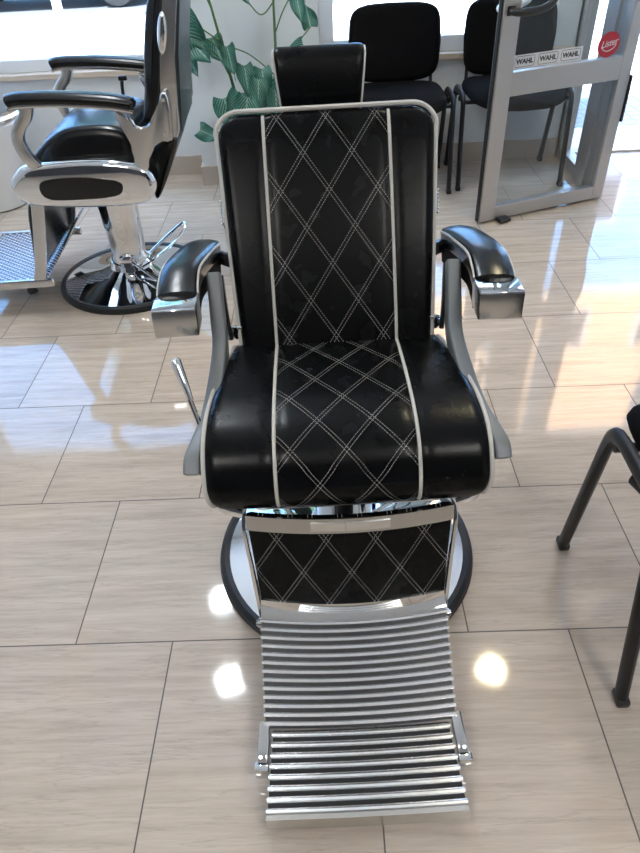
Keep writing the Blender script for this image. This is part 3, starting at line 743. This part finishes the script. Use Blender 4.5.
for s in (-1, 1):
    y0, y1 = sorted((s*.236, s*.262))
    ss = finish('back_side_strip', extrude_xz(st, y0, y1, .005), 'chrome_soft', LC, angle=40)
    e1 = bmesh.new(); bmesh.ops.create_uvsphere(e1, u_segments=20, v_segments=12, radius=1)
    for v in e1.verts: v.co = Vector((.342+v.co.x*.016+v.co.z*.011, s*.262+v.co.y*.012, .965+v.co.z*.060))
    finish('side_ornament', e1, 'chrome', ss)['label'] = 'oval chrome boss'
    y0, y1 = sorted((s*.262, s*.290))
    fk = finish('arm_fork', extrude_xz(smooth_poly(fork, 3), y0, y1, .006), 'chrome_soft', LC, angle=40)
    bm = bmesh.new()
    for (x, z) in ((.312, .778), (.296, .672)): finish('fork_bolt', tube([(x, s*.288, z), (x, s*.2925, z)], .0055, 12), 'chrome', fk)
    # arm pad
    cl = smooth_path([(-.200, s*.285, .800), (-.16, s*.285, .808), (-.02, s*.285, .803), (.14, s*.285, .786), (.215, s*.285, .768)], 6); bm = bmesh.new(); n_ = len(cl)
    sweep(bm, cl, [(-.032, -.012), (-.035, .0), (-.030, .012), (-.016, .019), (0, .021), (.016, .019), (.030, .012), (.035, .0), (.032, -.012)], scales=[(.62 if i in (0, n_-1) else .88 if i in (1, n_-2) else 1.,)*2 for i in range(n_)])
    ar = finish('armrest', bm, 'vinyl', LC, angle=50)
    bm = bmesh.new(); sweep(bm, [p+Vector((0, 0, -.018)) for p in cl[1:-1]], rrect(.058, .012, .003, 2)); finish('armrest_rail', bm, 'chrome_soft', ar, angle=40)
    # front curved post
    pp = smooth_path([(-.140, s*.285, .785), (-.155, s*.285, .752), (-.182, s*.285, .725), (-.201, s*.285, .690), (-.200, s*.285, .655), (-.188, s*.285, .620), (-.170, s*.280, .590)], 4)
    bm = bmesh.new(); sweep(bm, pp, rrect(.032, .040, .006, 2), side=(0, 1, 0)); finish('arm_post', bm, 'chrome_soft', LC, angle=50)
rp = [(.440, 1.19), (.450, 1.19), (.408, 1.055), (.374, .895), (.352, .72), (.342, .65), (.335, .655), (.352, .897), (.392, 1.057)]
finish('back_shell', extrude_xz(rp, -.20, .20, .008), mat('dark_grey_back_panel', (.045, .05, .055), .35), LC, angle=40)['label'] = 'dark grey rear panel of the backrest'
lm = smooth_poly([(.233, .625), (.322, .640), (.298, .565), (.250, .475), (.220, .432), (.206, .438), (.210, .504), (.208, .560)], 4)
bm, _, _ = cushion(lm, lambda i: .235, .015, 30, seamd=0)
for v in bm.verts: v.co = Vector((v.co.y, v.co.x, v.co.z))
finish('lumbar_pad', bm, 'vinyl', LC, angle=60)
bm = bmesh.new(); sweep(bm, smooth_path([(.05, .30, .62), (.055, .30, .70), (.06, .30, .725)], 4), circ(.007, 8)); box(bm, (.065, .30, .735), (.035, .018, .018), .004); finish('recline_lever', bm, 'plastic', LC)
# leg rest
for s in (-1, 1):
    pp = smooth_path([(-.222, s*.25, .46), (-.230, s*.25, .42), (-.250, s*.25, .34), (-.272, s*.25, .26), (-.292, s*.25, .19), (-.312, s*.25, .145)], 5)
    bm = bmesh.new(); sweep(bm, pp, rrect(.016, .045, .004, 2), side=(0, 1, 0)); finish('leg_rest_strut', bm, 'chrome_soft', LC, angle=50)
lpn = smooth_poly([(-.262, .44), (-.280, .40), (-.296, .32), (-.312, .24), (-.322, .17), (-.300, .165), (-.280, .24), (-.262, .33), (-.24, .42)], 3)
bm, _, _ = cushion(lpn, lambda i: .238, .008, 24, seamd=0)
for v in bm.verts: v.co = Vector((v.co.y, v.co.x, v.co.z))
finish('leg_rest', bm, 'vinyl', LC, angle=60)
fr_ = bmesh.new()
for s in (-1, 1): box(fr_, (-.44, s*.25, .132), (.36, .018, .034), .004)
box(fr_, (-.62, 0, .132), (.02, .5, .03), .004)
ff = finish('footrest_frame', fr_, 'chrome_soft', LC)
finish('tread_plate', B((-.45, 0, .138), (.32, .485, .010), .002), 'tread', ff, smooth=False)['label'] = 'patterned bright tread plate'
for s in (-1, 1): finish('rubber_foot', tube([(-.36, s*.235, .088), (-.36, s*.235, .118)], .020, 14), 'rubber', ff)
finish('slanted_tread', B((-.245, .14, .205), (.15, .16, .008), .002, Matrix.Rotation(math.radians(-52), 4, 'Y')), 'tread', LC, smooth=False)  # slanted plate with tread pattern behind the leg rest

# ------------------------------------------------------------------ waiting chairs (black fabric, oval tube legs)
def make_visitor():
    t = empty('waiting_chair', (0, 0, 0)); W = .272     # faces -Y, leg frames at x=+-W
    for s in (-1, 1):
        pts = [(s*W, -.205, .006), (s*W, -.150, .385), (s*W, -.138, .425), (s*W, -.105, .448), (s*W, -.02, .450), (s*W, .055, .446), (s*W, .088, .420), (s*W, .103, .385), (s*W, .20, .006)]
        P = [Vector(pts[0])]+smooth_path(pts[1:-1], 5)+[Vector(pts[-1])]
        bm = bmesh.new(); n = len(P)
        half = n//2
        for nm, seg in (('leg', P[:half+1]), ('leg', P[half:])):
            bm = bmesh.new(); sweep(bm, seg, circ(.0125, 12, .018), side=(1, 0, 0)); lg = finish(nm, bm, 'blackpaint', t)
            e_ = seg[0] if seg[0].z < seg[-1].z else seg[-1]
            bm = bmesh.new(); box(bm, (e_.x, e_.y, .012), (.027, .038, .022), .006); finish('foot_cap', bm, 'plastic', lg)
    bm = bmesh.new()
    for y in (-.12, .07): tube([(-W, y, .416), (W, y, .412)], .010, 10, 0, bm)
    finish('seat_bar', bm, 'blackpaint', t)
    # seat cushion, rounded with curved front
    bm = bmesh.new(); N = 40; rings = []
    def outl(k, inset):
        a = 2*PI*k/N; ex = .42
        x = (.243-inset)*math.copysign(abs(math.cos(a))**ex, math.cos(a)); y = (.222-inset)*math.copysign(abs(math.sin(a))**ex, math.sin(a))
        if y < 0: y -= .022*(1-(x/.243)**2)
        return x, y
    for ins_, z in ((.05, .424), (.02, .424), (.004, .432), (.0, .445), (.004, .460), (.015, .470), (.04, .477), (.09, .480)):
        ring = []
        for k in range(N):
            x, y = outl(k, ins_); zz = z
            if y < -.1: zz -= .55*(y+.1)**2*(4 if z > .44 else 2.2)
            ring.append(bm.verts.new((x, y-.02, zz)))
        rings.append(ring)
    for a, b in zip(rings, rings[1:]):
        for k in range(N): bm.faces.new((a[k], a[(k+1) % N], b[(k+1) % N], b[k]))
    bm.faces.new(rings[0][::-1]); bm.faces.new(rings[-1])
    finish('seat', bm, 'fabric', t, angle=70)
    # back: rounded rectangle, wrapping slightly round the sitter
    bm = bmesh.new(); rings = []
    def bo(k, ins_):
        a = 2*PI*k/48; ex = .36; c_, s_ = math.cos(a), math.sin(a)
        x = (.238-ins_)*math.copysign(abs(c_)**ex, c_); z = (.165-ins_)*math.copysign(abs(s_)**ex, s_)
        x *= 1+.035*(z/.165)*(1 if z < 0 else -1)
        if z < 0: z -= .022*(1-(x/.24)**2)
        else: z += .006*(1-(x/.24)**2)
        return x, z
    for ins_, yy in ((.07, -.022), (.03, -.020), (.010, -.014), (.0, -.002), (.006, .012), (.03, .020), (.08, .024)):
        ring = []
        for k in range(48):
            x, z = bo(k, ins_); ring.append(bm.verts.new((x, .205+yy-.035*(x/.24)**2+.10*z, .655+z)))
        rings.append(ring)
    for a, b in zip(rings, rings[1:]):
        for k in range(48): bm.faces.new((a[k], a[(k+1) % 48], b[(k+1) % 48], b[k]))
    bm.faces.new(rings[0][::-1]); bm.faces.new(rings[-1])
    finish('backrest', bm, 'fabric', t, angle=70)
    for s in (-1, 1):
        bm = bmesh.new(); sweep(bm, smooth_path([(s*W*.99, -.03, .415), (s*.225, .10, .414), (s*.205, .185, .44), (s*.2, .206, .50), (s*.2, .222, .60)], 4), circ(.009, 10, .015), side=(1, 0, 0))
        finish('back_upright', bm, 'blackpaint', t)
    return t
vc = make_visitor(); vc.location = (.385, 3.66, 0)
tag(vc, 'black fabric waiting chair below the window, directly behind the barber chair headrest', 'chair', 'black waiting chairs')
dup(vc, (.985, 3.70, 0), 0, 'black fabric waiting chair below the window, seen partly through the glass door', 'black waiting chairs')
dup(vc, (.565+.272, .852, 0), PI, 'black chair cut off by the right edge, only two legs and a seat corner showing', 'black waiting chairs')

# ------------------------------------------------------------------ plant
PX, PY = -.33, 3.46
plant = empty('potted_plant', (PX, PY, 0)); tag(plant, 'tall leafy artificial plant with variegated green leaves in front of the pillar', 'plant')
pot = finish('pot', lathe([(0, 0), (.10, 0), (.115, .02), (.145, .22), (.15, .24), (.14, .245), (.13, .225), (0, .225)], 36), 'pot', plant)
finish('soil', lathe([(0, .222), (.12, .222), (.13, .226), (.06, .235), (0, .238)], 30), 'soil', pot)
def leaf(base, tip, width, normal, droop=.02, name='leaf'):
    """arrowhead leaf from base to tip"""
    bm = bmesh.new(); uvl = bm.loops.layers.uv.new('UVMap')
    b = Vector(base); t = Vector(tip); d = t-b; Ln = d.length; d /= Ln; n = Vector(normal); n = (n-d*n.dot(d)).normalized(); s = d.cross(n)
    NV, NU = 14, 8; grid = []; uvs = {}
    for i in range(NV+1):
        v = i/NV; w = width*(math.sin(PI*min(v*1.0+.16, 1.)**.85)**.8)*(1-.25*v) if v < 1 else 0
        w = max(w, .0006)
        row = []
        for j in range(NU+1):
            u = -1+2*j/NU; back = -.10*Ln*abs(u)**1.5*(1-v)**2
            p = b+d*(v*Ln+back)+s*(u*w)+n*(.22*w*abs(u)-droop*v*v*4*Ln*.25+.012*math.sin(v*11+u*2)*abs(u))
            vt = bm.verts.new(p); uvs[vt] = (u, v); row.append(vt)
        grid.append(row)
    for a, c in zip(grid, grid[1:]):
        for j in range(NU): bm.faces.new((a[j], a[j+1], c[j+1], c[j]))
    for f in bm.faces:
        for l in f.loops: l[uvl].uv = uvs[l.vert]
    ex = bmesh.ops.solidify(bm, geom=bm.faces[:], thickness=.0012)
    return finish(name, bm, 'leaf', plant, angle=80)
def W(x, z, y=0.): return Vector((x-PX, y, z))      # world x,z -> local
def stemtube(pts, r, taper=.5):
    P = smooth_path(pts, 6); n = len(P)
    return finish('stem', tube(P, r, 8, scales=[1-(1-taper)*i/n for i in range(n)], up=Vector((0, 1, 0))), 'stem', plant)
# two main canes
stemtube([W(-.25, .23), W(-.225, .45), W(-.213, .6), W(-.205, .8), W(-.20, .95), W(-.19, 1.25)], .0085)
stemtube([W(-.38, .23), W(-.415, .50), W(-.445, .68), W(-.475, .85), W(-.50, 1.0), W(-.51, 1.2)], .0085)
# petiole + leaf pairs: (stem start, bend, leaf base, leaf tip, width)
cam = Vector((.33, -3.46, .9)).normalized()
LV = [
 (W(-.46, .76), W(-.56, .83), W(-.62, .88, -.02), W(-.50, .70, -.06), .050),
 (W(-.44, .68), W(-.50, .76), W(-.635, .815, -.03), W(-.485, .665, -.07), .062),
 (W(-.43, .60), W(-.50, .72), W(-.655, .79, -.02), W(-.565, .60, -.06), .042),
 (W(-.43, .62), W(-.45, .72), W(-.50, .775, .02), W(-.455, .655, -.01), .045),
 (W(-.21, .60), W(-.33, .70), W(-.43, .745, -.03), W(-.405, .60, -.05), .035),
 (W(-.21, .62), W(-.12, .70), W(-.075, .73, -.02), W(-.20, .62, -.08), .040),
 (W(-.21, .60), W(-.16, .68), W(-.04, .80, .0), W(-.06, .90, .03), .035),
 (W(-.205, .78), W(-.16, .87), W(-.10, .95, .0), W(-.075, .80, -.05), .033),
 (W(-.205, .90), W(-.27, .86), W(-.36, .98, .0), W(-.30, .90, -.05), .036),
 (W(-.30, .30), W(-.40, .38), W(-.47, .53, -.05), W(-.42, .36, -.12), .058),
 (W(-.30, .30), W(-.42, .34), W(-.615, .385, -.02), W(-.50, .345, -.08), .040),
 (W(-.25, .30), W(-.27, .48), W(-.36, .66, -.02), W(-.345, .50, -.06), .040),
 (W(-.25, .30), W(-.31, .50), W(-.33, .60, .0), W(-.28, .44, -.06), .052),
 (W(-.25, .30), W(-.22, .48), W(-.22, .59, .0), W(-.22, .42, -.08), .055),
 (W(-.25, .30), W(-.16, .46), W(-.15, .56, .0), W(-.14, .42, -.07), .045),
 (W(-.25, .30), W(-.12, .42), W(-.09, .50, .02), W(-.03, .38, -.05), .045),
 (W(-.30, .30), W(-.34, .44), W(-.38, .52, -.02), W(-.33, .36, -.10), .055),
 (W(-.25, .28), W(-.24, .40), W(-.27, .50, -.05), W(-.24, .33, -.13), .055),
 (W(-.25, .28), W(-.18, .38), W(-.18, .46, -.05), W(-.15, .31, -.12), .052),
 (W(-.25, .30), W(-.14, .50), W(-.10, .60, .0), W(-.02, .53, -.04), .036),
 (W(-.48, .88), W(-.52, .98), W(-.58, 1.08, .0), W(-.66, .98, -.05), .045),
 (W(-.50, .98), W(-.46, 1.08), W(-.40, 1.14, .0), W(-.30, 1.06, -.05), .05),
 (W(-.20, 1.0), W(-.14, 1.12), W(-.10, 1.18, .0), W(.0, 1.1, -.05), .05),
 (W(-.19, 1.2), W(-.22, 1.28), W(-.27, 1.33, .0), W(-.36, 1.25, -.05), .05),
]
rg = random.Random(4)
for k in range(16):
    ang = rg.uniform(-1, 1); x0 = -.25+.16*ang; z0 = rg.uniform(.50, .66)-.05*abs(ang); yy = rg.uniform(-.10, .04)
    LV.append((W(-.27+.02*ang, .30), W(-.26+.08*ang, z0-.10, yy*.5), W(x0, z0, yy), W(x0+.07*ang+rg.uniform(-.04, .04), z0-rg.uniform(.12, .17), yy-.06), rg.uniform(.038, .052)))
for i, (a, b, c, d, w) in enumerate(LV):
    stemtube([a, b, c], .0034, .7)
    nrm = cam+Vector((random.uniform(-.35, .35), 0, random.uniform(-.3, .3)))
    leaf(c, d, w*1.22, nrm)

# ------------------------------------------------------------------ white round cabinet at the left edge, cable
wb = empty('wash_unit', (-1.84, 3.62, 0)); tag(wb, 'glossy white rounded unit with shiny rim at the left edge below the window', 'cabinet')
finish('shell', lathe([(0, 0), (.16, 0), (.175, .01), (.19, .10), (.25, .34), (.268, .43), (.26, .445), (0, .445)], 48), 'white', wb)
finish('rim', lathe([(.255, .445), (.272, .447), (.275, .462), (.262, .472), (.20, .474), (.12, .462), (0, .460)], 48), 'chrome', wb)['label'] = 'shiny rim'
cb = tube([(-1.62, 3.75, .006), (-1.45, 3.74, .006), (-1.35, 3.78, .006), (-1.22, 3.76, .006), (-1.1, 3.72, .006), (-1.0, 3.80, .006), (-1.02, 3.93, .006)], .005, 8, 6)
tag(finish('power_cable', cb, 'rubber'), 'thin dark cable lying on the floor below the left window', 'cable')

# ------------------------------------------------------------------ ceiling lamps (round downlights) and added fill panels
def downlight(x, y, m, label, beam=21.):
    r = empty('ceiling_lamp', (x, y, CH)); tag(r, label, 'lamp')
    finish('lamp_ring', lathe([(.076, -.004), (.094, -.004), (.098, .0), (.076, .0)][::1], 36), 'whiteframe', r)
    ld_ = bpy.data.lights.new('lamp_beam', 'SPOT'); ld_.energy = beam; ld_.spot_size = math.radians(130); ld_.spot_blend = .8; ld_.shadow_soft_size = .075; ld_.color = (1., .86, .55) if m == 'lamp_warm' else (.93, .97, 1.)
    lo_ = bpy.data.objects.new('lamp_beam', ld_); C.objects.link(lo_); lo_.parent = r; lo_.location = (0, 0, -.03)
    finish('lamp_diffuser', lathe([(0, -.006), (.075, -.006), (.075, -.001), (0, -.001)], 36), m, r)
downlight(-.88, 2.87, 'lamp_cool', 'cool white round ceiling lamp nearer the window')
downlight(-.76, 2.23, 'lamp_cool', 'cool white round ceiling lamp above the side-on barber chair')
downlight(.98, 2.25, 'lamp_warm', 'warm round ceiling lamp on the door side')
def panel(x, y, sx, sy, e, label):  # added fill light out of view, brightens the floor near the camera
    r = empty('fill_panel', (x, y, CH)); tag(r, label, 'lamp', 'added fill panels behind the camera')
    finish('panel_frame', B((0, 0, -.012), (sx+.04, sy+.04, .024), .003), 'whiteframe', r, smooth=False)
    finish('panel_diffuser', B((0, 0, -.026), (sx, sy, .006)), lamp_mat('fill_panel_glow', (1., .97, .93), e), r, smooth=False)
panel(-.9, -.9, .6, .6, 10., 'added square fill light on the ceiling behind the camera, left')
panel(1.1, -.9, .6, .6, 10., 'added square fill light on the ceiling behind the camera, right')

# ------------------------------------------------------------------ daylight
w = bpy.data.worlds.new('sky'); scene.world = w; w.use_nodes = True; nt = w.node_tree; bg = nt.nodes['Background']
tcw = nt.nodes.new('ShaderNodeTexCoord'); sw = nt.nodes.new('ShaderNodeSeparateXYZ'); nt.links.new(tcw.outputs['Generated'], sw.inputs[0])
gw = G(nt); cw = gw.mix(gw.m('MINIMUM', gw.m('MAXIMUM', gw.m('MULTIPLY', sw.outputs[2], 1.5), 0.), 1.), (.86, .92, 1.), (.36, .58, 1.))
nt.links.new(cw, bg.inputs[0]); bg.inputs[1].default_value = 3.2
sd = bpy.data.lights.new('sun', 'SUN'); sd.energy = 11.; sd.angle = .01; sd.color = (1., .95, .88)
so = bpy.data.objects.new('sun', sd); C.objects.link(so)
so.rotation_euler = Vector((.25, .62, -1.)).to_track_quat('-Z', 'Y').to_euler()
for nm, x0, x1, z0, z1 in (('left_window_daylight', W1[0], W1[1], .58, HEAD), ('right_window_daylight', W2[0], W2[1], .58, HEAD), ('entrance_daylight', DX[0], DX[1], .0, 2.22)):
    a = bpy.data.lights.new(nm, 'AREA'); a.shape = 'RECTANGLE'; a.size = x1-x0; a.size_y = z1-z0; a.cycles.is_portal = True
    o = bpy.data.objects.new(nm, a); C.objects.link(o); o.location = ((x0+x1)/2, YW+.19, (z0+z1)/2); o.rotation_euler = (-PI/2, 0, 0)

# ------------------------------------------------------------------ camera
f_, th, roll, yaw = 648.782, .70107, -.0572336, -.0292304
F = Vector((0, math.cos(th), -math.sin(th))); U = Vector((0, math.sin(th), math.cos(th))); R = Vector((1, 0, 0))
cr, sr = math.cos(roll), math.sin(roll)
Rc = cr*R+sr*U; Uc = -sr*R+cr*U
mz = Matrix.Rotation(-yaw, 3, 'Z')
Rc, Uc, F = mz @ Rc, mz @ Uc, mz @ F
cd = bpy.data.cameras.new('camera'); co = bpy.data.objects.new('camera', cd); C.objects.link(co)
mm = Matrix((Rc, Uc, -F)).transposed().to_4x4(); mm.translation = Vector((0, 0, 1.32)); co.matrix_world = mm
cd.sensor_fit = 'VERTICAL'; cd.sensor_height = 24; cd.lens = f_*24/853; cd.clip_start = .02
scene.camera = co
vs = scene.view_settings; vs.view_transform = 'Standard'; vs.look = 'None'; vs.exposure = 1.32; vs.gamma = 1.; vs.use_curve_mapping = False
scene.cycles.use_denoising = True
scene.cycles.max_bounces = 10; scene.cycles.diffuse_bounces = 6; scene.cycles.glossy_bounces = 6; scene.cycles.transparent_max_bounces = 16
scene.cycles.sample_clamp_indirect = 12; scene.cycles.caustics_reflective = True
